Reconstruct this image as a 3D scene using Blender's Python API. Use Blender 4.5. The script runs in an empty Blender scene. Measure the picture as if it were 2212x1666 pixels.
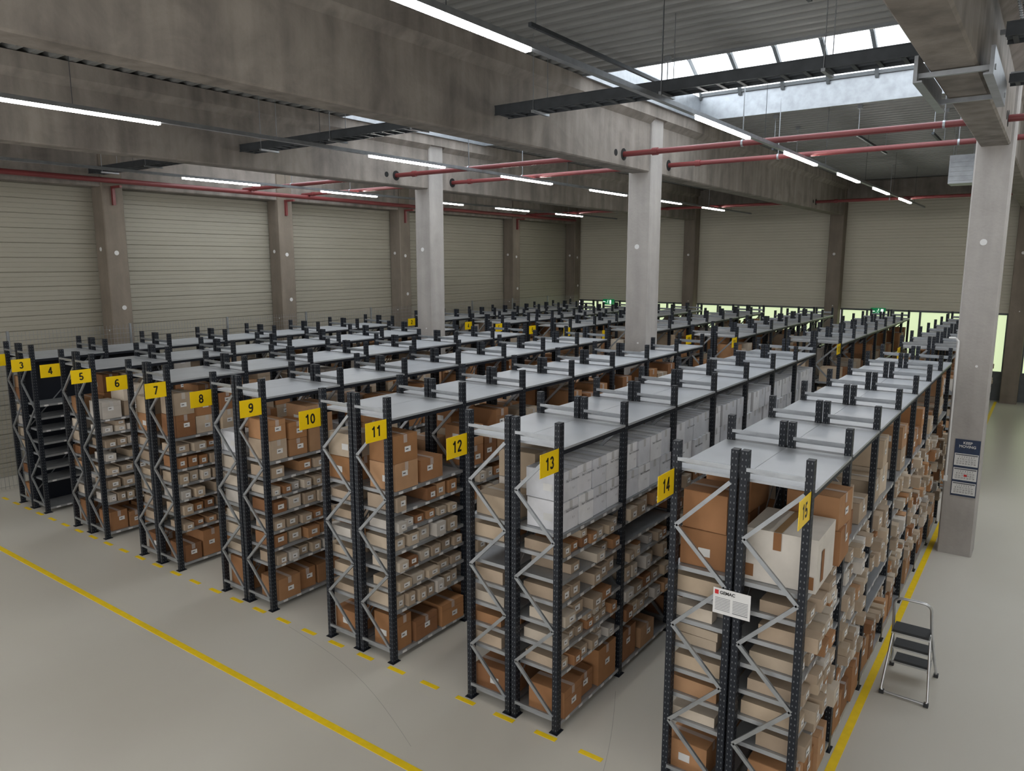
import bpy, math, random
from mathutils import Vector, Matrix
random.seed(7)
S = bpy.context.scene

# ------------------------------------------------------------------ helpers
def link(o):
    S.collection.objects.link(o); return o

def lin(r, g, b):
    f = lambda c: (c/255/12.92) if c/255 <= .04045 else ((c/255+.055)/1.055)**2.4
    return (f(r), f(g), f(b))

class MB:
    def __init__(s, mats):
        s.v=[]; s.f=[]; s.m=[]; s.c=[]; s.uv=[]; s.mats=mats
    def quad(s, pts, mat=0, col=(1,1,1), uv=None):
        n=len(s.v); s.v.extend([tuple(p) for p in pts]); s.f.append(tuple(range(n,n+len(pts))))
        s.m.append(mat); s.c.append(col); s.uv.append(uv or [(0,0)]*len(pts))
    def hexa(s, P, mat=0, col=(1,1,1), uvs=False, h=1, w=None):
        F=[(0,1,5,4),(1,2,6,5),(2,3,7,6),(3,0,4,7)]
        for q in F:
            uv=[(0,0),(1,0),(1,h),(0,h)] if uvs else None
            s.quad([P[i] for i in q],mat,col,uv)
        s.quad([P[i] for i in (3,2,1,0)],mat,col); s.quad([P[i] for i in (4,5,6,7)],mat,col)
    def box(s,x0,x1,y0,y1,z0,z1,mat=0,col=(1,1,1),uvs=False):
        P=[(x0,y0,z0),(x1,y0,z0),(x1,y1,z0),(x0,y1,z0),(x0,y0,z1),(x1,y0,z1),(x1,y1,z1),(x0,y1,z1)]
        s.hexa(P,mat,col,uvs,z1-z0)
    def bar(s,p0,p1,w,t,mat=0,col=(1,1,1),up=(0,0,1)):
        p0=Vector(p0);p1=Vector(p1);d=(p1-p0).normalized();u=Vector(up)
        if abs(d.dot(u))>.98: u=Vector((0,1,0))
        a=d.cross(u).normalized()*(w/2); b=a.cross(d).normalized()*(t/2)
        P=[p0-a-b,p0+a-b,p0+a+b,p0-a+b,p1-a-b,p1+a-b,p1+a+b,p1-a+b]
        s.hexa(P,mat,col)
    def tube(s,p0,p1,r,n=10,mat=0,col=(1,1,1),cap=True):
        p0=Vector(p0);p1=Vector(p1);d=(p1-p0).normalized();u=Vector((0,0,1))
        if abs(d.dot(u))>.9: u=Vector((0,1,0))
        a=d.cross(u).normalized(); b=a.cross(d).normalized()
        R=[a*math.cos(2*math.pi*i/n)*r+b*math.sin(2*math.pi*i/n)*r for i in range(n)]
        for i in range(n):
            j=(i+1)%n; s.quad([p0+R[i],p0+R[j],p1+R[j],p1+R[i]],mat,col)
        if cap:
            s.quad([p0+R[i] for i in range(n)],mat,col); s.quad([p1+R[i] for i in reversed(range(n))],mat,col)
    def build(s,name,parent=None,smooth=False):
        me=bpy.data.meshes.new(name); me.from_pydata(s.v,[],s.f)
        for m in s.mats: me.materials.append(m)
        me.polygons.foreach_set('material_index',s.m)
        ca=me.color_attributes.new('Col','FLOAT_COLOR','CORNER'); uvl=me.uv_layers.new(name='UVMap')
        cc=[];uu=[]
        for f,c,u in zip(s.f,s.c,s.uv):
            for k in range(len(f)):
                cc.extend((c[0],c[1],c[2],1)); uu.extend(u[k])
        ca.data.foreach_set('color',cc); uvl.data.foreach_set('uv',uu)
        if smooth: me.polygons.foreach_set('use_smooth',[True]*len(me.polygons))
        me.update()
        o=link(bpy.data.objects.new(name,me))
        if parent: o.parent=parent
        return o

def empty(name):
    e=bpy.data.objects.new(name,None); e.empty_display_size=.2; return link(e)

def text(name,body,size,loc,rot,mat,parent=None,offset=0.0,align='CENTER',spacing=1.0,line=1.0,sx=1.0):
    cu=bpy.data.curves.new(name,'FONT'); cu.body=body; cu.size=size; cu.align_x=align; cu.align_y='CENTER'
    cu.offset=offset; cu.space_character=spacing; cu.space_line=line; cu.resolution_u=3
    o=link(bpy.data.objects.new(name+'_c',cu))
    bpy.context.view_layer.update()
    dg=bpy.context.evaluated_depsgraph_get()
    me=bpy.data.meshes.new_from_object(o.evaluated_get(dg))
    bpy.data.objects.remove(o)
    me.materials.clear(); me.materials.append(mat)
    t=link(bpy.data.objects.new(name,me)); t.location=loc; t.rotation_euler=rot; t.scale=(sx,1,1)
    if parent: t.parent=parent
    return t
ROT_X=(math.pi/2,0,math.pi/2)   # readable from +X
ROT_F=(math.pi/2,0,0)           # readable from -Y

# bold grotesque digits drawn as thick strokes (unit height 1)
def arc(cx,cy,rx,ry,a0,a1,n=14):
    return [(cx+rx*math.cos(math.radians(a0+(a1-a0)*i/n)),cy+ry*math.sin(math.radians(a0+(a1-a0)*i/n))) for i in range(n+1)]
SIX=[arc(.28,.3,.2,.215,0,360,20),arc(.31,.5,.23,.415,52,180)+[(.08,.3)]]
DIG={'0':[arc(.28,.5,.2,.415,0,360,24)],
 '1':[[(.33,0),(.33,.999)],[(.33,.88),(.1,.73)]],
 '2':[arc(.28,.71,.2,.205,170,-30)+[(.1,.09),(.1,.085),(.5,.085)]],
 '3':[arc(.27,.715,.17,.2,160,-90),arc(.27,.3,.2,.215,90,-160)],
 '4':[[(.38,.97),(.07,.32),(.07,.29),(.56,.29)],[(.38,0),(.38,1)]],
 '5':[[(.47,.915),(.15,.915),(.11,.5)]+arc(.27,.31,.21,.225,125,-155)],
 '6':SIX,'7':[[(.05,.915),(.48,.915),(.2,.0)]],
 '8':[arc(.28,.72,.165,.195,0,360,20),arc(.28,.3,.2,.215,0,360,20)],
 '9':[[(.56-x,1-y) for x,y in p] for p in SIX]}
def number(mb,s,x,yc,zc,h,th=.175):
    adv=.62; W=adv*len(s)-.06
    for i,ch in enumerate(s):
        ox=-W/2+i*adv
        for p in DIG[ch]:
            for j in range(len(p)-1):
                (a,b_),(c,d)=p[j],p[j+1]; L=math.hypot(c-a,d-b_)
                if L<1e-6: continue
                nx,ny=-(d-b_)/L*th/2,(c-a)/L*th/2
                q=[(a-nx,b_-ny),(c-nx,d-ny),(c+nx,d+ny),(a+nx,b_+ny)]
                mb.quad([(x+.0001*j,yc+(ox+u)*h,zc+(v-.5)*h) for u,v in q])
                if 0<j:
                    mb.quad([(x+.0001*j+.00005,yc+(ox+a+th/2*math.cos(k*math.pi/5))*h,zc+(b_+th/2*math.sin(k*math.pi/5)-.5)*h) for k in range(10)])

# ------------------------------------------------------------------ materials
def newmat(name):
    m=bpy.data.materials.new(name); m.use_nodes=True
    nt=m.node_tree; b=nt.nodes['Principled BSDF']; return m,nt,b
def N(nt,t,**k):
    n=nt.nodes.new(t)
    for a,v in k.items(): setattr(n,a,v)
    return n
def simple(name,col,rough=.5,metal=0,noise=.12,scale=6,bump=0.0,spec=.5):
    m,nt,b=newmat(name); b.inputs['Roughness'].default_value=rough; b.inputs['Metallic'].default_value=metal
    b.inputs['Specular IOR Level'].default_value=spec
    tc=N(nt,'ShaderNodeTexCoord'); nz=N(nt,'ShaderNodeTexNoise'); nz.inputs['Scale'].default_value=scale; nz.inputs['Detail'].default_value=5
    nt.links.new(tc.outputs['Object'],nz.inputs['Vector'])
    r=N(nt,'ShaderNodeValToRGB'); r.color_ramp.elements[0].position=.3; r.color_ramp.elements[1].position=.7
    r.color_ramp.elements[0].color=(*[c*(1-noise) for c in col],1); r.color_ramp.elements[1].color=(*[min(1,c*(1+noise)) for c in col],1)
    nt.links.new(nz.outputs['Fac'],r.inputs['Fac']); nt.links.new(r.outputs['Color'],b.inputs['Base Color'])
    if bump:
        bp=N(nt,'ShaderNodeBump'); bp.inputs['Strength'].default_value=bump; bp.inputs['Distance'].default_value=.01
        nt.links.new(nz.outputs['Fac'],bp.inputs['Height']); nt.links.new(bp.outputs['Normal'],b.inputs['Normal'])
    return m
def emis(name,col,s):
    m,nt,b=newmat(name); b.inputs['Base Color'].default_value=(*col,1)
    b.inputs['Emission Color'].default_value=(*col,1); b.inputs['Emission Strength'].default_value=s; return m
def concrete(name,col,streak=(.25,.25,2.0),contrast=.3):
    m,nt,b=newmat(name); b.inputs['Roughness'].default_value=.75; b.inputs['Specular IOR Level'].default_value=.25
    tc=N(nt,'ShaderNodeTexCoord')
    n1=N(nt,'ShaderNodeTexNoise'); n1.inputs['Scale'].default_value=1.6; n1.inputs['Detail'].default_value=8; n1.inputs['Roughness'].default_value=.65
    n1.inputs['Distortion'].default_value=.6
    mp=N(nt,'ShaderNodeMapping'); mp.inputs['Scale'].default_value=(3.0,3.0,.35)
    n2=N(nt,'ShaderNodeTexNoise'); n2.inputs['Scale'].default_value=1.5; n2.inputs['Detail'].default_value=4
    nt.links.new(tc.outputs['Object'],n1.inputs['Vector']); nt.links.new(tc.outputs['Object'],mp.inputs['Vector']); nt.links.new(mp.outputs['Vector'],n2.inputs['Vector'])
    mx=N(nt,'ShaderNodeMath',operation='ADD'); nt.links.new(n1.outputs['Fac'],mx.inputs[0]); nt.links.new(n2.outputs['Fac'],mx.inputs[1])
    hf=N(nt,'ShaderNodeMath',operation='MULTIPLY'); hf.inputs[1].default_value=.5; nt.links.new(mx.outputs[0],hf.inputs[0])
    r=N(nt,'ShaderNodeValToRGB'); e=r.color_ramp.elements; e[0].position=.36; e[1].position=.64
    e[0].color=(*[c*(1-contrast) for c in col],1); e[1].color=(*[c*(1+contrast*.7) for c in col],1)
    nt.links.new(hf.outputs[0],r.inputs['Fac']); nt.links.new(r.outputs['Color'],b.inputs['Base Color'])
    n3=N(nt,'ShaderNodeTexNoise'); n3.inputs['Scale'].default_value=25; nt.links.new(tc.outputs['Object'],n3.inputs['Vector'])
    bp=N(nt,'ShaderNodeBump'); bp.inputs['Strength'].default_value=.25; bp.inputs['Distance'].default_value=.01
    nt.links.new(n3.outputs['Fac'],bp.inputs['Height']); nt.links.new(bp.outputs['Normal'],b.inputs['Normal'])
    return m

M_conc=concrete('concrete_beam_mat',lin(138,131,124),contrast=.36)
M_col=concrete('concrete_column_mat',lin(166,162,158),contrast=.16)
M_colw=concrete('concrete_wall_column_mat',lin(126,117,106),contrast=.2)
M_deck=simple('roof_deck_steel',lin(144,145,143),.5,.3,.06,2)
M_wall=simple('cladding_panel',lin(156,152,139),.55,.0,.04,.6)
M_wallb=simple('cladding_panel_back_brightened',lin(200,196,180),.55,.0,.04,.6)  # same cladding, colour lightened to stand in for light missing on back wall
M_galv=simple('galvanised_steel',lin(160,164,168),.38,.75,.12,9)
M_top=simple('shelf_top_steel',lin(174,178,183),.38,.3,.05,3)
M_shelf=simple('shelf_steel',lin(165,168,171),.4,.5,.1,5)
M_dark=simple('tray_dark_steel',lin(72,76,80),.5,.5,.15,8)
M_red=simple('red_sprinkler_pipe',lin(118,54,54),.4,0,.1,3)
M_yel=simple('yellow_tape',lin(238,203,15),.5,0,.06,12)
M_sign=simple('yellow_sign_plate',lin(246,208,10),.4,0,.02,5)
M_blk=simple('black_print',(.008,.008,.008),.5,0,.0)
M_white=simple('white_paper',lin(215,215,214),.6,0,.02)
M_greytxt=simple('grey_print',lin(85,88,94),.6,0,0)
M_hole=simple('hole_black',(.01,.01,.01),.9,0,0)
M_alu=simple('aluminium_tube',lin(200,202,204),.3,.8,.05,9)
M_tread=simple('black_tread',lin(45,47,50),.6,0,.1,20)
M_navy=simple('calendar_navy',lin(25,45,75),.4,0,.2,12)
M_redp=simple('red_print',lin(190,30,35),.5,0,0)
M_green=emis('exit_green',lin(0,120,70),.35)
M_ewhite=emis('exit_white',(.9,1,.92),.8)
M_led=emis('led_tube',(1,.98,.94),36)
M_sky=emis('skylight_pane',(.90,.95,1.0),1.9)
M_win=emis('green_glazing',lin(200,215,172),.8)
M_frame=simple('window_frame_grey',lin(90,94,96),.5)
M_mark=simple('scuff_mark',lin(160,158,152),.6,0,.1)

M_post,nt,b=newmat('navy_upright')
b.inputs['Roughness'].default_value=.5; b.inputs['Specular IOR Level'].default_value=.35
uvn=N(nt,'ShaderNodeUVMap'); sp=N(nt,'ShaderNodeSeparateXYZ'); nt.links.new(uvn.outputs['UV'],sp.inputs[0])
def mth(op,a,bv=None):
    n=N(nt,'ShaderNodeMath',operation=op)
    for i,x in enumerate((a,bv)):
        if x is None: continue
        if isinstance(x,(int,float)): n.inputs[i].default_value=x
        else: nt.links.new(x,n.inputs[i])
    return n.outputs[0]
fv=mth('FRACT',mth('MULTIPLY',sp.outputs['Y'],20.0))
dv=mth('LESS_THAN',mth('ABSOLUTE',mth('SUBTRACT',fv,.5)),.15)
du=mth('ABSOLUTE',mth('SUBTRACT',mth('ABSOLUTE',mth('SUBTRACT',sp.outputs['X'],.5)),.24))
du=mth('LESS_THAN',du,.06)
hm=mth('MULTIPLY',du,dv)
hm=mth('MULTIPLY',hm,mth('GREATER_THAN',sp.outputs['Y'],.01))
mix=N(nt,'ShaderNodeMix',data_type='RGBA'); nt.links.new(hm,mix.inputs['Factor'])
mix.inputs['A'].default_value=(*lin(20,25,34),1); mix.inputs['B'].default_value=(*lin(100,104,108),1)
nt.links.new(mix.outputs['Result'],b.inputs['Base Color'])

M_card,nt,b=newmat('cardboard'); b.inputs['Roughness'].default_value=.75; b.inputs['Specular IOR Level'].default_value=.25
at=N(nt,'ShaderNodeVertexColor',layer_name='Col'); tc=N(nt,'ShaderNodeTexCoord')
nz=N(nt,'ShaderNodeTexNoise'); nz.inputs['Scale'].default_value=7; nz.inputs['Detail'].default_value=4; nt.links.new(tc.outputs['Object'],nz.inputs['Vector'])
rr=N(nt,'ShaderNodeValToRGB'); rr.color_ramp.elements[0].color=(.82,.82,.82,1); rr.color_ramp.elements[1].color=(1.12,1.12,1.12,1)
nt.links.new(nz.outputs['Fac'],rr.inputs['Fac'])
mx=N(nt,'ShaderNodeMix',data_type='RGBA',blend_type='MULTIPLY'); mx.inputs['Factor'].default_value=1
nt.links.new(at.outputs['Color'],mx.inputs['A']); nt.links.new(rr.outputs['Color'],mx.inputs['B']); nt.links.new(mx.outputs['Result'],b.inputs['Base Color'])

M_floor,nt,b=newmat('epoxy_floor'); b.inputs['Roughness'].default_value=.3
tc=N(nt,'ShaderNodeTexCoord'); nz=N(nt,'ShaderNodeTexNoise'); nz.inputs['Scale'].default_value=.35; nz.inputs['Detail'].default_value=3; nz.inputs['Roughness'].default_value=.5
nt.links.new(tc.outputs['Object'],nz.inputs['Vector'])
r=N(nt,'ShaderNodeValToRGB'); r.color_ramp.elements[0].color=(*lin(192,188,178),1); r.color_ramp.elements[1].color=(*lin(198,195,186),1)
r.color_ramp.elements[0].position=.3; r.color_ramp.elements[1].position=.7
nt.links.new(nz.outputs['Fac'],r.inputs['Fac']); nt.links.new(r.outputs['Color'],b.inputs['Base Color'])

# ------------------------------------------------------------------ room shell
YB=28.3; XL=-17.25; XR=10.2; YN=-4.0; ZD=7.15
mb=MB([M_floor]); mb.box(XL-.2,XR+.2,YN,YB+.2,-.2,0); mb.build('floor')

def prof_wall(name,axis,pos,a0,a1,z0,z1,sgn,mat):
    mb=MB([mat]); pts=[]; z=z0
    while z<z1-1e-4:
        for k in range(3):
            zz=z+k*.1
            pts+= [(zz+.004,0),(zz+.086,0),(zz+.091,-.008 if k<2 else -.024),(zz+.098,-.008 if k<2 else -.024)]
        z+=.3
    pts=[p for p in pts if p[0]<=z1]
    for i in range(len(pts)-1):
        (za,da),(zb,db)=pts[i],pts[i+1]
        if axis=='x':
            q=[(pos+sgn*da,a0,za),(pos+sgn*da,a1,za),(pos+sgn*db,a1,zb),(pos+sgn*db,a0,zb)]
        else:
            q=[(a0,pos+sgn*da,za),(a1,pos+sgn*da,za),(a1,pos+sgn*db,zb),(a0,pos+sgn*db,zb)]
        mb.quad(q)
    if axis=='x': mb.box(min(pos-sgn*.03,pos-sgn*.2),max(pos-sgn*.03,pos-sgn*.2),a0,a1,z0,z1)
    else: mb.box(a0,a1,min(pos-sgn*.03,pos-sgn*.2),max(pos-sgn*.03,pos-sgn*.2),z0,z1)
    return mb.build(name)
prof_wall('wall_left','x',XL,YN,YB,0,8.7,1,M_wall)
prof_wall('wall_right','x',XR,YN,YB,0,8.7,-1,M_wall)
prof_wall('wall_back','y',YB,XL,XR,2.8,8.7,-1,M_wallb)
mb=MB([M_frame]); mb.box(XL,XR,YB+.02,YB+.2,0,.9); mb.build('wall_back_plinth')
n=0
for (a,c) in [(-16.75,-11.9),(-11.4,-6.53),(-6.05,-1.12),(-.62,4.3),(4.8,10.1)]:
    n+=1
    w=empty('window_%d'%n); mb=MB([M_win]); mb.quad([(a,YB+.1,.9),(c,YB+.1,.9),(c,YB+.1,2.8),(a,YB+.1,2.8)]); mb.build('pane',w)
    mb=MB([M_frame]); mb.box(a-.3,c+.3,YB,YB+.09,2.74,2.8); mb.box(a-.3,c+.3,YB,YB+.09,.86,.93)
    k=6
    for i in range(k+1):
        x=a+(c-a)*i/k; mb.box(x-.03,x+.03,YB,YB+.09,.93,2.74)
    mb.build('frame',w)

BX=[-17.0,-11.65,-6.31,-.87,4.55,9.9]
WY=[-.6,3.9,8.4,12.92,17.45,23.5,28.0]
def column(x,y,z1,mat,w=.46,name='concrete_column',plug=True,base=0.0):
    e=empty(name); mb=MB([mat,M_white,M_hole]); h=w/2; c=.02
    ring=[(x-h+c,y-h),(x+h-c,y-h),(x+h,y-h+c),(x+h,y+h-c),(x+h-c,y+h),(x-h+c,y+h),(x-h,y+h-c),(x-h,y-h+c)]
    for i in range(8):
        a=ring[i];b_=ring[(i+1)%8]; mb.quad([(a[0],a[1],base),(b_[0],b_[1],base),(b_[0],b_[1],z1),(a[0],a[1],z1)])
    mb.quad([(p[0],p[1],z1) for p in ring]); mb.build('shaft',e)
    if plug:
        mb=MB([M_white]); mb.tube((x-.02,y-h-.006,4.68),(x-.02,y-h+.01,4.68),.045,16); mb.tube((x+.05,y-h-.004,2.9),(x+.05,y-h+.01,2.9),.018,12)
        if x<-16: mb.tube((x+h-.01,y-.02,4.6),(x+h+.006,y-.02,4.6),.05,16); mb.tube((x+h-.01,y+.05,3.4),(x+h+.006,y+.05,3.4),.05,16)
        mb.build('cast_in_plug',e)
    return e
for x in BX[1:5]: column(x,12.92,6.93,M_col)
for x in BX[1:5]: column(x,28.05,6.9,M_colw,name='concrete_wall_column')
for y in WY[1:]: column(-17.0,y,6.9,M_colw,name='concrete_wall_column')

for bi,x in enumerate(BX):
    e=empty('concrete_roof_beam'); mb=MB([M_conc])
    for (a,c) in ([(YN,12.69),(13.15,28.3)] if 0<bi<5 else [(YN,28.3)]):
        h=.18
        zl=6.0; zt=6.93
        P=[(x-h+.02,a,zl),(x+h-.02,a,zl),(x+h-.02,c,zl),(x-h+.02,c,zl),(x-h,a,zl+.02),(x+h,a,zl+.02),(x+h,c,zl+.02),(x-h,c,zl+.02)]
        mb.hexa(P); mb.box(x-h,x+h,a,c,zl+.02,zt-.1)
        P=[(x-h,a,zt-.1),(x+h,a,zt-.1),(x+h,c,zt-.1),(x-h,c,zt-.1),(x-.3,a,zt),(x+.3,a,zt),(x+.3,c,zt),(x-.3,c,zt)]
        mb.hexa(P)
    mb.box(x-.3,x+.3,YN,28.3,6.93,7.14)
    mb.build('beam_body',e)
    if 0<bi<5:
        mb=MB([M_hole])
        for (y,r) in [(11.7,.10),(11.42,.055),(13.52,.10),(24.2,.09),(23.9,.05)]:
            mb.tube((x-.185,y,6.2),(x+.185,y,6.2),r,20)
        mb.build('pipe_sleeve_openings',e)
mb=MB([M_conc]); mb.box(XL,XR,28.0,28.3,6.55,7.1); mb.build('concrete_edge_beam')

SK0,SK1=10.1,14.5
def deck(mb,xa,xb,ya,yb):
    y=ya; p=.25
    while y<yb-1e-3:
        for (a,za,b_,zb) in [(0,ZD,.09,ZD),(.09,ZD,.125,ZD+.13),(.125,ZD+.13,.215,ZD+.13),(.215,ZD+.13,.25,ZD)]:
            y0=min(y+a,yb);y1=min(y+b_,yb)
            mb.quad([(xa,y0,za),(xb,y0,za),(xb,y1,zb),(xa,y1,zb)])
        y+=p
mb=MB([M_deck])
deck(mb,XL,XR,YN,SK0); deck(mb,XL,XR,SK1,YB)
for i in range(6):
    x=BX[i]; deck(mb,max(x-.36,XL),min(x+.36,XR),SK0,SK1)
mb.build('ceiling')
for i in range(5):
    xa=BX[i]+.36; xb=BX[i+1]-.36
    e=empty('skylight'); mb=MB([M_galv]); zc=7.56; t=.04
    mb.box(xa-t,xa,SK0-t,SK1+t,7.12,zc); mb.box(xb,xb+t,SK0-t,SK1+t,7.12,zc)
    mb.box(xa,xb,SK0-t,SK0,7.12,zc); mb.box(xa,xb,SK1,SK1+t,7.12,zc)
    mb.build('curb',e)
    arc_=[]
    for k in range(9):
        th=math.pi*k/8; arc_.append(((SK0+SK1)/2-math.cos(th)*(SK1-SK0)/2, zc+math.sin(th)*.85))
    mp=MB([M_sky]); mr_=MB([M_frame])
    n=6
    for k in range(8):
        (y0,z0),(y1,z1)=arc_[k],arc_[k+1]
        mp.quad([(xa,y0,z0),(xb,y0,z0),(xb,y1,z1),(xa,y1,z1)])
        for j in range(n+1):
            x=xa+(xb-xa)*j/n; mr_.bar((x,y0,z0-.04),(x,y1,z1-.04),.06,.08)
    mr_.box(xa,xb,SK1-.05,SK1,zc,zc+.06); mr_.box(xa,xb,SK0,SK0+.05,zc,zc+.06)
    mr_.bar((xa,arc_[4][0],arc_[4][1]-.03),(xb,arc_[4][0],arc_[4][1]-.03),.05,.05)
    for xx in (xa,xb):
        mp.quad([(xx,y,z) for y,z in arc_])
    mp.build('glazing',e); mr_.build('glazing_bars',e)

# ------------------------------------------------------------------ floor markings
mb=MB([M_yel]); mb.box(-16.3,3,4.24,4.315,0,.003); mb.build('yellow_floor_line')
mb=MB([M_yel]); mb.box(-1.235,-1.16,5.38,28,0,.003); mb.build('yellow_floor_line')
mb=MB([M_yel]); x=-2.88
while x>-16.4:
    mb.box(x-.235,x,5.33,5.385,0,.003); x-=.487
mb.build('yellow_dashed_floor_line')
mb=MB([M_mark])
def scuff(p0,p1,bend,w=.006):
    p0=Vector(p0);p1=Vector(p1);d=p1-p0;nrm=Vector((-d.y,d.x)).normalized(); pts=[p0+d*t/12+nrm*bend*math.sin(math.pi*t/12) for t in range(13)]
    for a,c in zip(pts,pts[1:]):
        mb.quad([(a.x-nrm.x*w/2,a.y-nrm.y*w/2,.0012),(c.x-nrm.x*w/2,c.y-nrm.y*w/2,.0012),(c.x+nrm.x*w/2,c.y+nrm.y*w/2,.0012),(a.x+nrm.x*w/2,a.y+nrm.y*w/2,.0012)])
scuff((-7.2,5.3),(-4.4,4.5),.15,.005); scuff((-3.3,6.4),(-2.6,4.6),.05,.005)
mb.build('floor_scuff_marks')

# ------------------------------------------------------------------ racks
PITCH=2.14; BAY=1.24; Y1=5.47; Y2=16.15; HP=3.0; TOP=2.77
LV=[.08,.57,.797,1.023,1.25,1.477,1.703,1.93]
TAN=[lin(188,172,152),lin(176,158,138),lin(198,186,170),lin(166,148,128),lin(182,164,142),lin(196,190,182)]
KR=[lin(158,115,80),lin(168,126,90),lin(138,98,68),lin(178,140,106),lin(162,118,80)]
WH=[lin(214,215,219),lin(224,225,227),lin(206,208,213)]
def vary(c,a=.1):
    k=1+random.uniform(-a,a); return tuple(min(1,v*k) for v in c)
def carton(mb,cx,cy,hx,hy,z0,z1,col,rot=0,d=0,label=True,tape=False,det=True,tapecol=None):
    cr,sr=math.cos(rot),math.sin(rot)
    T=lambda x,y,z:(cx+x*cr-y*sr, cy+x*sr+y*cr, z)
    P=[T(-hx,-hy,z0),T(hx,-hy,z0),T(hx,hy,z0),T(-hx,hy,z0),T(-hx,-hy,z1),T(hx,-hy,z1),T(hx,hy,z1),T(-hx,hy,z1)]
    mb.hexa(P,0,col)
    if not det: return
    e=.0025; h=z1-z0
    def fx(s,a0,a1,b0,b1,c):
        x=s*(hx+e); q=[T(x,a0,b0),T(x,a1,b0),T(x,a1,b1),T(x,a0,b1)]
        mb.quad(q,0,c)
    def fy(a0,a1,b0,b1,c):
        y=-(hy+e); mb.quad([T(a0,y,b0),T(a1,y,b0),T(a1,y,b1),T(a0,y,b1)],0,c)
    dk=tuple(v*.45 for v in col)
    if label and d:
        lw=min(.09,hy*1.0); lh=min(.06,h*.5); o=random.uniform(-.2,.35)*hy
        zc=z0+h*random.uniform(.4,.6)
        fx(d,o-lw/2,o+lw/2,zc-lh/2,zc+lh/2,vary(lin(226,226,225),.06))
        x=d*(hx+e*2)
        mb.quad([T(x,o-lw*.35,zc-lh*.1),T(x,o+lw*.1,zc-lh*.1),T(x,o+lw*.1,zc+lh*.12),T(x,o-lw*.35,zc+lh*.12)],0,(.12,.12,.12))
    if h>.2 and d:
        fx(d,-hy,hy,z1-h*.28,z1-h*.28+.004,tuple(v*.7 for v in col)) if random.random()<.3 else None
    if tape:
        tcx=tapecol or tuple(min(1,v*.5+.28) for v in col)
        w=.026
        z=z1+e
        mb.quad([T(-hx,-w,z),T(hx,-w,z),T(hx,w,z),T(-hx,w,z)],0,tcx)
        for s_ in (-1,1): fx(s_,-w,w,z1-min(.09,h*.3),z1,tcx)
        if h>.2:
            fy(-hx,hx,z1-.004,z1-.001,dk)
            o=random.uniform(-.3,.3)*hx
            if random.random()<.5: fy(o-.05,o+.05,z0+h*.3,z0+h*.3+.07,lin(214,214,212))

def fill(mb,xf,d,y0,y1,det,style,k,prot=0.0):
    def big(z0,clear,cols,smin,smax,stack):
        y=y0+.07
        while True:
            w=random.uniform(smin,smax)
            if y+w>y1-.05: break
            h=random.uniform(.55,.95)*clear if not stack else random.uniform(.26,.4)*clear
            z=z0+.002; n=1 if not stack else random.choice([1,1,2,2])
            if stack and random.random()<.06: y+=w; continue
            dep=random.uniform(.36,.46); off=random.uniform(-.01,.05)
            for i in range(n):
                cx=xf-d*(off+dep/2)
                carton(mb,cx,y+w/2,dep/2,w/2-.006,z,z+h-.003,vary(random.choice(cols),.16),random.uniform(-.05,.05),d,True,True,det)
                z+=h
            y+=w+random.uniform(.01,.07)
    if style=='empty': return
    big(LV[0]+.015,.42,KR,.22,.4,False)
    pk=.2
    for z0 in LV[1:-1]:
        y=y0+.06
        bw=random.choice([.125,.14,.155,.17,.2]); bh=random.choice([.1,.115,.13,.15])
        if random.random()<.03: continue
        while y+bw<y1-.05:
            if random.random()<.06: y+=bw; continue
            kk=random.random()<pk
            col=vary(random.choice(KR if kk else TAN),.14)
            h=bh*random.uniform(.85,1.05); dep=random.uniform(.36,.46)
            off=random.uniform(-.05,.05)-prot*random.random()
            cx=xf-d*(off+dep/2)
            carton(mb,cx,y+bw/2,dep/2,bw/2-.006,z0+.017,z0+.017+h,col,random.uniform(-.03,.03),d,True,False,det)
            if bh<.106 and random.random()<.7 and z0+.02+h+.08<z0+.19:
                carton(mb,cx-d*.01,y+bw/2,dep/2,bw/2-.01,z0+.02+h,z0+.02+h+.075,vary(random.choice(TAN),.12),random.uniform(-.05,.05),d,True,False,det)
            y+=bw+random.uniform(.012,.05)
    z0=LV[-1]+.015
    if style=='white': 
        y=y0+.09
        while y+.27<y1-.03:
            for i in range(2):
                jj=random.uniform(-.02,.02)
                carton(mb,xf-d*(.04+.2)+jj,y+.135,.2,.131,z0+i*.285+.002,z0+(i+1)*.285-.003,vary(random.choice(WH),.05),0,d,False,True,det,tapecol=lin(190,190,190))
            y+=.28
    elif style=='hero': pass
    else:
        big(z0,.8,KR+KR+TAN[:2]+WH[:1] if style=='kraft' else KR+TAN,.24,.42,True)

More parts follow.
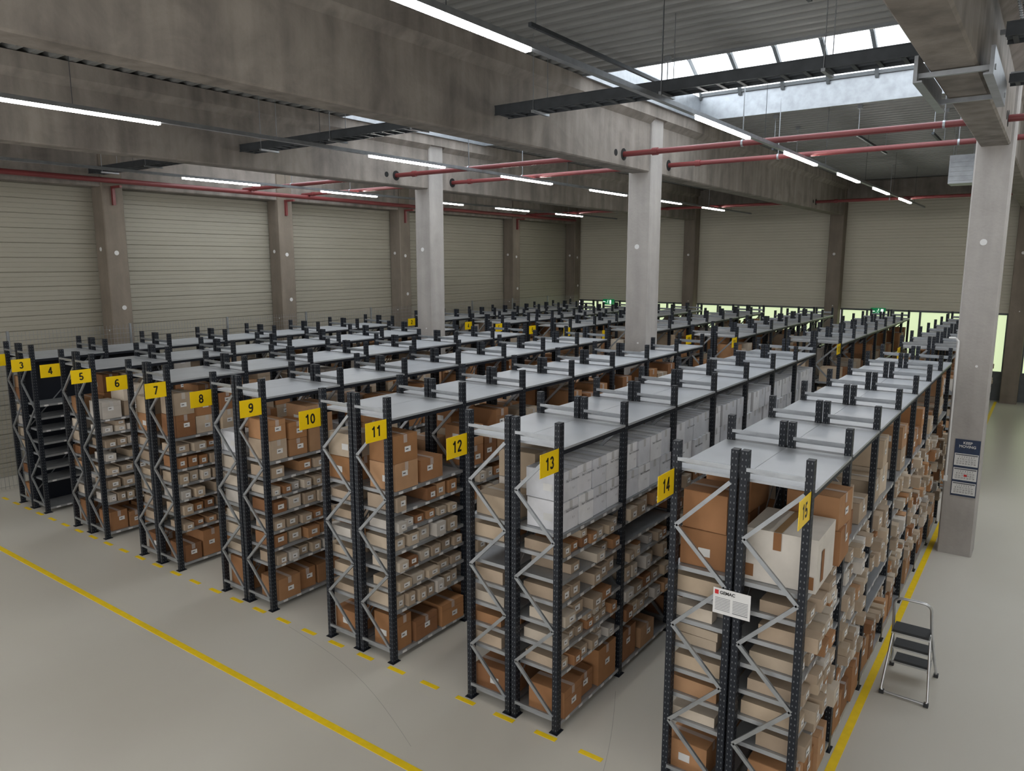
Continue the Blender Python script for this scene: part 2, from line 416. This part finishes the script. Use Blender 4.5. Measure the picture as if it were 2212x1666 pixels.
def rack(k,ystart,nbay,det,skip_left=(),skip_right=()):
    R=-1.27-PITCH*k; L=R-1.08
    sides=[(R-.53,R,1,15-2*k,skip_right),(L,L+.53,-1,14-2*k,skip_left)]
    e=empty('shelving_rack')
    post=MB([M_post]); gal=MB([M_galv]); sh=MB([M_shelf,M_white]); tp=MB([M_top])
    bx=MB([M_card])
    for (xa,xb,d,num,skip) in sides:
        bays=[b_ for b_ in range(nbay) if b_ not in skip]
        frames=sorted(set(bays)|{b_+1 for b_ in bays})
        for fr in frames:
            y=ystart+fr*BAY
            for px in (xa+.028,xb-.028):
                post.box(px-.028,px+.028,y-.035,y+.035,.006,HP,0,(1,1,1),True)
                post.box(px-.045,px+.045,y-.06,y+.06,0,.006)
            z=.16; s_=0; x0,x1=xa+.05,xb-.05
            st=.43
            gal.bar((x0,y-.037,z),(x1,y-.037,z),.02,.03)
            while z+st<2.8:
                a,c=(x0,x1) if s_ else (x1,x0)
                gal.bar((a,y-.03,z),(c,y-.03,z+st),.022,.032)
                z+=st; s_=1-s_
            gal.bar((x0,y-.037,2.86),(x1,y-.037,2.86),.02,.028)
            gal.bar((x0,y+.04,2.83),(x1,y+.04,2.83),.02,.032)
        for b_ in bays:
            y0=ystart+b_*BAY; y1=y0+BAY
            for z in LV:
                sh.box(xa+.004,xb-.004,y0+.037,y1-.037,z-.022,z+.014)
                if det:
                    xo=xb if d>0 else xa
                    for j in range(5):
                        if random.random()<.85:
                            yy=y0+.12+j*.22+random.uniform(-.03,.03)
                            sh.quad([(xo+d*.001,yy,z-.019),(xo+d*.001,yy+.07,z-.019),(xo+d*.001,yy+.07,z+.01),(xo+d*.001,yy,z+.01)],1)
            tp.box(xa-.008,xb+.008,y0+.038,y1-.038,TOP-.022,TOP)
            post.box((xb-.012) if d>0 else xa+.002,(xb-.002) if d>0 else xa+.012,y0+.03,y1-.03,TOP-.065,TOP-.024)
            if b_%3==0:
                xx=xa+.02 if d>0 else xb-.02
                gal.bar((xx,y0+.03,.3),(xx,y1-.03,1.5),.004,.02); gal.bar((xx,y0+.03,1.5),(xx,y1-.03,2.7),.004,.02)
            style='mix'
            if ystart==Y1:
                if k==1 and d>0: style='white'
                elif k==0 and b_==0: style='hero'
                elif k==6 and d>0 and b_<2: style='empty'
                elif k in (2,3): style='kraft'
            if style=='empty':
                post.box(xa+.005,xa+.012,y0+.04,y1-.04,.1,2.7)
            fill(bx,xb if d>0 else xa,d,y0,y1,det and (k<5 or b_<3),style,k,prot=.06 if k==0 and d>0 else 0)
    post.build('uprights',e); gal.build('frame_bracing',e); sh.build('shelves',e); tp.build('top_panels',e)
    for (xo,num) in ((R-.01,15-2*k),(L+.02,14-2*k)):
        if num<2: continue
        y=ystart-.035
        sm=MB([M_sign]); sm.box(xo-.002,xo+.002,y-.297,y,2.565,2.775); sm.build('aisle_sign_plate',e)
        nm=MB([M_blk]); number(nm,str(num),xo+.0025,y-.148,2.67,.115); nm.build('aisle_number',e)
    return e,bx
allbx=[]
for k in range(7):
    sl=(5,6) if k==2 else ()
    e,bx=rack(k,Y1,7,True,skip_left=sl); allbx.append((k,bx))
    e,bx2=rack(k,Y2,7,False); bx2.build('cardboard_boxes')

bx=allbx[0][1]; z0=LV[-1]+.017
W=lin(212,206,197); br=lin(140,98,64)
carton(bx,-1.51,5.86,.27,.29,z0,z0+.42,W,0.02,0,False,False)
for (a,c) in ((-1.775,-1.70),(-1.33,-1.25)):
    bx.quad([(a,5.564,z0+.03),(c,5.564,z0+.03),(c,5.564,z0+.13),(a,5.564,z0+.13)],0,br)
for (a,c) in ((-1.56,-1.50),):
    bx.quad([(a,5.57,z0+.424),(c,5.57,z0+.424),(c,6.14,z0+.424),(a,6.14,z0+.424)],0,lin(150,120,85))
    bx.quad([(a,5.563,z0+.28),(c,5.563,z0+.28),(c,5.563,z0+.421),(a,5.563,z0+.421)],0,br)
bx.quad([(-1.232,5.7,z0+.05),(-1.232,5.78,z0+.05),(-1.232,5.78,z0+.3),(-1.232,5.7,z0+.3)],0,br)
carton(bx,-1.44,6.42,.22,.2,z0,z0+.3,KR[0],.03,1,True,True)
carton(bx,-1.44,6.42,.21,.19,z0+.303,z0+.58,KR[1],-.05,1,True,True)
carton(bx,-2.12,5.76,.19,.19,z0,z0+.31,lin(150,108,74),.02,-1,True,True)
carton(bx,-2.11,5.76,.185,.185,z0+.313,z0+.63,lin(160,116,80),-.03,-1,True,True)
carton(bx,-2.11,6.3,.2,.26,z0,z0+.36,KR[2],.04,-1,True,True)
carton(bx,-2.1,6.3,.2,.22,z0+.363,z0+.68,KR[0],-.04,-1,True,True)
for k,bx in allbx: bx.build('cardboard_boxes')

wt=empty('carton_lettering')
Rx=-1.27-PITCH
for b_ in range(4):
    for j in range(4):
        yy=Y1+b_*BAY+.09+.28*j+.135
        for i in range(2):
            if (j+i+b_)%2==0 and b_<3 or b_==0:
                text('carton_print',"Siep'n Components",.03,(Rx-.0175,yy,LV[-1]+.015+.285*i+.2),ROT_X,M_greytxt,wt,offset=.0006,sx=.95)
                if b_<2: text('carton_print',"|||  ||",.022,(Rx-.0175,yy+.02,LV[-1]+.015+.285*i+.12),ROT_X,M_greytxt,wt)
                
pl=empty('notice_placard'); mb=MB([M_white]); X0=-1.81; yp=5.425
mb.box(X0-.148,X0+.148,yp-.004,yp,1.665,1.875); mb.build('sheet',pl)
mb=MB([M_redp,M_greytxt]); mb.box(X0-.135,X0-.105,yp-.006,yp-.0042,1.825,1.86)
for r_ in range(9):
    z=1.795-r_*.0125
    mb.box(X0-.13,X0-.01,yp-.0055,yp-.0042,z,z+.003,1)
    mb.box(X0+.01,X0+.13,yp-.0055,yp-.0042,z,z+.003,1)
mb.box(X0+.01,X0+.13,yp-.0055,yp-.0042,1.69,1.692,1); mb.build('print',pl)
text('placard_name','GEMAC',.036,(X0-.095,yp-.006,1.842),ROT_F,M_blk,pl,offset=.001,align='LEFT')

# ------------------------------------------------------------------ calendar on column
cal=empty('wall_calendar'); yc=12.685
mb=MB([M_navy,M_white,M_greytxt,M_redp]); xa,xb=-.99,-.665
mb.box(xa,xb,yc-.006,yc+.003,.93,1.8,0)
for i in range(3):
    z=1.4-i*.22; mb.box(xa+.01,xb-.01,yc-.012,yc-.006,z-.0,z+.185,1)
    mb.box(xa+.02,xb-.02,yc-.0135,yc-.012,z+.16,z+.175,2)
mb.box(xa+.15,xa+.19,yc-.016,yc-.0135,1.24,1.27,3)
mb.build('sheets',cal)
days="\n".join(" ".join("%2d"%min(31,(r_*7+c+1)) for c in range(7)) for r_ in range(4))
for i in range(3):
    text('month_days',days,.034,((xa+xb)/2,yc-.0145,1.4-i*.22+.085),ROT_F,M_blk,cal,line=1.0,sx=.85)
text('calendar_heading','KEEP\nMOVING',.055,((xa+xb)/2,yc-.0075,1.72),ROT_F,M_white,cal,offset=.001)
e=empty('conduit_pipe'); mb=MB([M_white]); 
mb.tube((-1.07,12.665,1.2),(-1.07,12.665,3.25),.014,10); mb.tube((-1.07,12.665,3.25),(-1.11,12.665,3.3),.014,10); mb.tube((-1.11,12.665,3.3),(-1.2,12.665,3.3),.014,10)
mb.box(-1.095,-1.045,12.65,12.69,1.14,1.22); mb.build('conduit',e,True)

# ------------------------------------------------------------------ led rails
SEG=[(-2.2,-.4),(1.6,5.2),(8.7,10.5),(12.25,14.05),(15.75,17.55),(19.2,21.0),(22.7,24.5)]
for x in (-3.6,-9.1,-14.5,2.0,7.2):  # last two strips are out of view, added to brighten the hall
    e=empty('led_strip_light'); mb=MB([M_galv,M_dark])
    mb.box(x-.032,x+.032,YN+.5,27.2,6.09,6.14)
    y=-2.8
    while y<27:
        mb.tube((x,y,6.14),(x,y,7.16),.004,5,1); y+=3.5
    mb.build('trunking',e)
    mb=MB([M_led])
    for (a,c) in SEG: mb.box(x-.03,x+.03,a,c,6.06,6.09)
    mb.build('led_tubes',e)

# ------------------------------------------------------------------ sprinkler pipes
def pipe_x(y,z,x0,x1,r):
    e=empty('sprinkler_pipe'); mb=MB([M_red,M_galv]); mb.tube((x0,y,z),(x1,y,z),r,14,0)
    x=x0+.4
    while x<x1:
        mb.tube((x,y,z),(x+.1,y,z),r*1.35,14,0); x+=5.4
    mb.build('pipe',e,True)
    mb=MB([M_galv]); x=x0+1.9
    while x<x1:
        mb.tube((x,y,z+r),(x,y,7.16),.008,6); mb.tube((x-.015,y,z),(x+.015,y,z),r*1.2,14); x+=2.7
    mb.build('hangers',e)
pipe_x(11.7,6.2,-16.8,9.8,.045); pipe_x(13.52,6.2,-16.8,9.8,.042); pipe_x(24.2,6.2,-16.8,9.8,.045)
e=empty('sprinkler_main'); mb=MB([M_red]); mb.tube((-16.55,-3,6.12),(-16.55,27.4,6.12),.055,14); mb.build('pipe',e,True)
mb=MB([M_red])
for y in WY[1:-1]:
    mb.bar((-16.77,y,6.0),(-16.4,y,6.0),.05,.05); mb.bar((-16.74,y,5.62),(-16.74,y,6.02),.06,.06)
mb.build('wall_brackets',e)

def tray(x0,x1,y,z,w=.3,h=.12):
    e=empty('cable_tray'); mb=MB([M_dark,M_galv])
    mb.box(x0,x1,y-w/2,y-w/2+.012,z,z+h); mb.box(x0,x1,y+w/2-.012,y+w/2,z,z+h)
    mb.box(x0,x1,y-w/2-.008,y-w/2,z+h-.012,z+h); mb.box(x0,x1,y-w/2-.008,y-w/2,z,z+.012)
    x=x0+.05
    while x<x1:
        mb.box(x,x+.04,y-w/2,y+w/2,z,z+.015); x+=.22
    mb.tube((x0,y-.05,z+.04),(x1,y-.05,z+.04),.025,8); mb.tube((x0,y+.04,z+.035),(x1,y+.04,z+.035),.02,8)
    mb.build('tray',e)
    mb=MB([M_galv]); x=x0+.6
    while x<x1:
        mb.tube((x,y-w/2-.01,z),(x,y-w/2-.01,7.14),.005,6); mb.tube((x,y+w/2+.01,z),(x,y+w/2+.01,7.14),.005,6)
        mb.box(x-.02,x+.02,y-w/2-.03,y+w/2+.03,z-.03,z); x+=1.7
    mb.build('hangers',e)
for i in range(1,4): tray(BX[i]-5.34+.19,BX[i]-.19,8.1,6.25)
tray(-.55,4.3,8.1,6.3); tray(-.55,4.3,9.0,6.1,.2,.08)
e=empty('wire_basket_tray'); mb=MB([M_galv,M_tread,M_redp]); x0,x1,z=-.5,-.2,6.62
y=2.0
while y<12.4:
    mb.box(x0,x1,y,y+.006,z,z+.006); mb.box(x0,x0+.006,y,y+.006,z,z+.08); mb.box(x1-.006,x1,y,y+.006,z,z+.08); y+=.08
for i in range(7): mb.box(x0+i*.049,x0+i*.049+.005,2,12.4,z+.005,z+.01)
for zz in (.04,.08): mb.box(x0,x0+.005,2,12.4,z+zz,z+zz+.005); mb.box(x1-.005,x1,2,12.4,z+zz,z+zz+.005)
for i in range(4): mb.tube((x0+.06+.05*i,2,z+.025),(x0+.06+.05*i,12.4,z+.025),.013,7,1 if i!=2 else 2)
y=3.0
while y<12: mb.box(x0-.17,x1+.03,y,y+.04,z-.04,z); mb.tube((x1+.02,y+.02,z),(x1+.02,y+.02,7.12),.006,6); y+=2
mb.build('basket',e)
e=empty('mounting_channel'); mb=MB([M_galv])
mb.box(-1.15,-1.12,7.4,9.0,5.9,6.12); mb.box(-.60,-.57,7.4,9.0,5.9,6.12)
mb.box(-1.12,-1.08,7.4,9.0,5.9,5.915); mb.box(-.64,-.60,7.4,9.0,5.9,5.915)
mb.bar((-1.16,7.5,5.97),(-.56,7.5,5.97),.04,.04); mb.bar((-1.16,8.8,5.97),(-.56,8.8,5.97),.04,.04); mb.build('channels',e)
e=empty('strut_rail'); mb=MB([M_galv,M_dark])
for (x,y0,y1,z) in [(-4.55,6.6,10.0,6.75),(-2.2,6.4,8.0,6.9),(-1.9,14.6,16.2,6.5),(-4.6,14.8,16.5,6.5),(-3.1,14.7,17.5,6.6)]:
    mb.box(x-.02,x+.02,y0,y1,z,z+.04,1)
    for y in (y0+.1,y1-.1):
        mb.box(x-.04,x+.04,y-.03,y+.03,7.08,7.15); mb.tube((x,y,z),(x,y,7.15),.008,6)
mb.build('rails',e)
e=empty('ventilation_unit'); mb=MB([M_galv,M_dark])
mb.box(-1.95,-1.5,17.6,18.2,5.95,6.5)
for i in range(5): mb.box(-1.93,-1.52,17.58,17.6,6.0+i*.09,6.05+i*.09,0)
for x in (-1.9,-1.55):
    mb.tube((x,17.7,6.5),(x,17.7,7.15),.008,6); mb.tube((x,18.1,6.5),(x,18.1,7.15),.008,6)
mb.build('casing',e)

e=empty('wire_mesh_fence'); mb=MB([M_galv]); xf=-16.1
z=.1
while z<3.1: mb.bar((xf,3.5,z),(xf,27,z),.004,.004); z+=.1 if z>2.2 else .2
y=3.5
while y<27: mb.bar((xf+.006,y,.05),(xf+.006,y,3.08),.004,.004,up=(1,0,0)); y+=.07
y=3.5
while y<27: mb.box(xf-.02,xf+.02,y-.02,y+.02,0,3.1); y+=2.35
mb.build('mesh_panels',e)

def exit_sign(x,z,y=28.1):
    e=empty('emergency_exit_sign'); mb=MB([M_green,M_ewhite,M_dark])
    mb.box(x-.22,x+.22,y-.05,y+.15,z-.11,z+.11,0); q=y-.053
    def r(a,b_,c,d_): mb.quad([(x+a,q,z+c),(x+b_,q,z+c),(x+b_,q,z+d_),(x+a,q,z+d_)],1)
    r(.1,.18,-.08,.08); r(-.19,-.08,-.012,.012)
    mb.quad([(x-.2,q,z),(x-.15,q,z-.04),(x-.15,q,z+.04)],1)
    mb.quad([(x+.03+.016*math.cos(t*math.pi/5),q,z+.07+.016*math.sin(t*math.pi/5)) for t in range(10)],1)
    for a,b_ in [((.02,.045),(.0,-.01)),((0,-.01),(.035,-.04)),((.035,-.04),(.03,-.08)),((0,-.01),(-.03,-.04)),((-.03,-.04),(-.06,-.04)),((.015,.04),(.05,.01)),((.015,.04),(-.03,.03))]:
        mb.bar((x+a[0],q,z+a[1]),(x+b_[0],q,z+b_[1]),.004,.016,1,up=(0,1,0))
    mb.build('sign_box',e)
exit_sign(-4.85,2.74); exit_sign(-15.3,2.74)

# ------------------------------------------------------------------ step ladder
e=empty('step_ladder')
def curve_tube(name,pts,r,mat):
    cu=bpy.data.curves.new(name,'CURVE'); cu.dimensions='3D'; cu.bevel_depth=r; cu.bevel_resolution=3; cu.use_fill_caps=True
    sp_=cu.splines.new('POLY'); sp_.points.add(len(pts)-1)
    for p,q in zip(sp_.points,pts): p.co=(*q,1)
    o=link(bpy.data.objects.new(name,cu)); o.data.materials.append(mat); o.parent=e
    return o
def rnd(pts,rad=.06,n=5):
    out=[Vector(pts[0])]
    for i in range(1,len(pts)-1):
        p=Vector(pts[i]);a=(Vector(pts[i-1])-p).normalized()*rad;c=(Vector(pts[i+1])-p).normalized()*rad
        for k in range(n+1):
            t=k/n; out.append((p+a)*(1-t)**2+p*2*t*(1-t)+(p+c)*t*t)
    out.append(Vector(pts[-1])); return [tuple(p) for p in out]
xl,xr=-1.05,-.66
curve_tube('main_frame',rnd([(xl-.02,8.66,.02),(xl+.02,8.2,.7),(xl+.03,8.06,1.04),(xr-.03,8.06,1.04),(xr-.02,8.2,.7),(xr+.02,8.66,.02)],.09),.0145,M_alu)
curve_tube('support_frame',rnd([(xl+.03,8.22,.66),(xl-.02,8.0,.02),(xr+.02,7.98,.02),(xr-.03,8.22,.66)],.04),.013,M_alu)
mb=MB([M_tread,M_alu])
for (y,z,d_) in ((8.21,.66,.11),(8.36,.42,.09),(8.5,.19,.09)):
    mb.box(xl+.03,xr-.03,y-d_,y+d_,z-.012,z+.012,0); mb.box(xl+.02,xr-.02,y-d_-.006,y+d_+.006,z-.03,z-.012,1)
mb.build('treads',e)
mb=MB([M_tread])
for (x,y) in ((xl-.02,8.66),(xr+.02,8.66),(xl-.01,8.0),(xr+.01,7.98)): mb.box(x-.022,x+.022,y-.025,y+.025,0,.035)
mb.build('feet',e)
mb=MB([M_alu]); mb.bar((xl+.02,8.1,.3),(xl+.01,8.46,.3),.004,.015); mb.bar((xr-.02,8.1,.3),(xr-.01,8.46,.3),.004,.015); mb.build('spreader_bars',e)

# ------------------------------------------------------------------ world / camera
w=bpy.data.worlds.new('overcast_sky'); S.world=w; w.use_nodes=True
bg=w.node_tree.nodes['Background']; bg.inputs['Color'].default_value=(1,.985,.975,1); bg.inputs['Strength'].default_value=1.15

cam=bpy.data.cameras.new('camera'); co=link(bpy.data.objects.new('camera',cam)); S.camera=co
co.location=(0,0,4.4); co.rotation_euler=(math.radians(90-9.4),0,math.radians(35.87))
cam.sensor_width=36; cam.lens=1610/2212*36; cam.clip_end=200
S.view_settings.view_transform='Standard'
S.view_settings.exposure=0.42
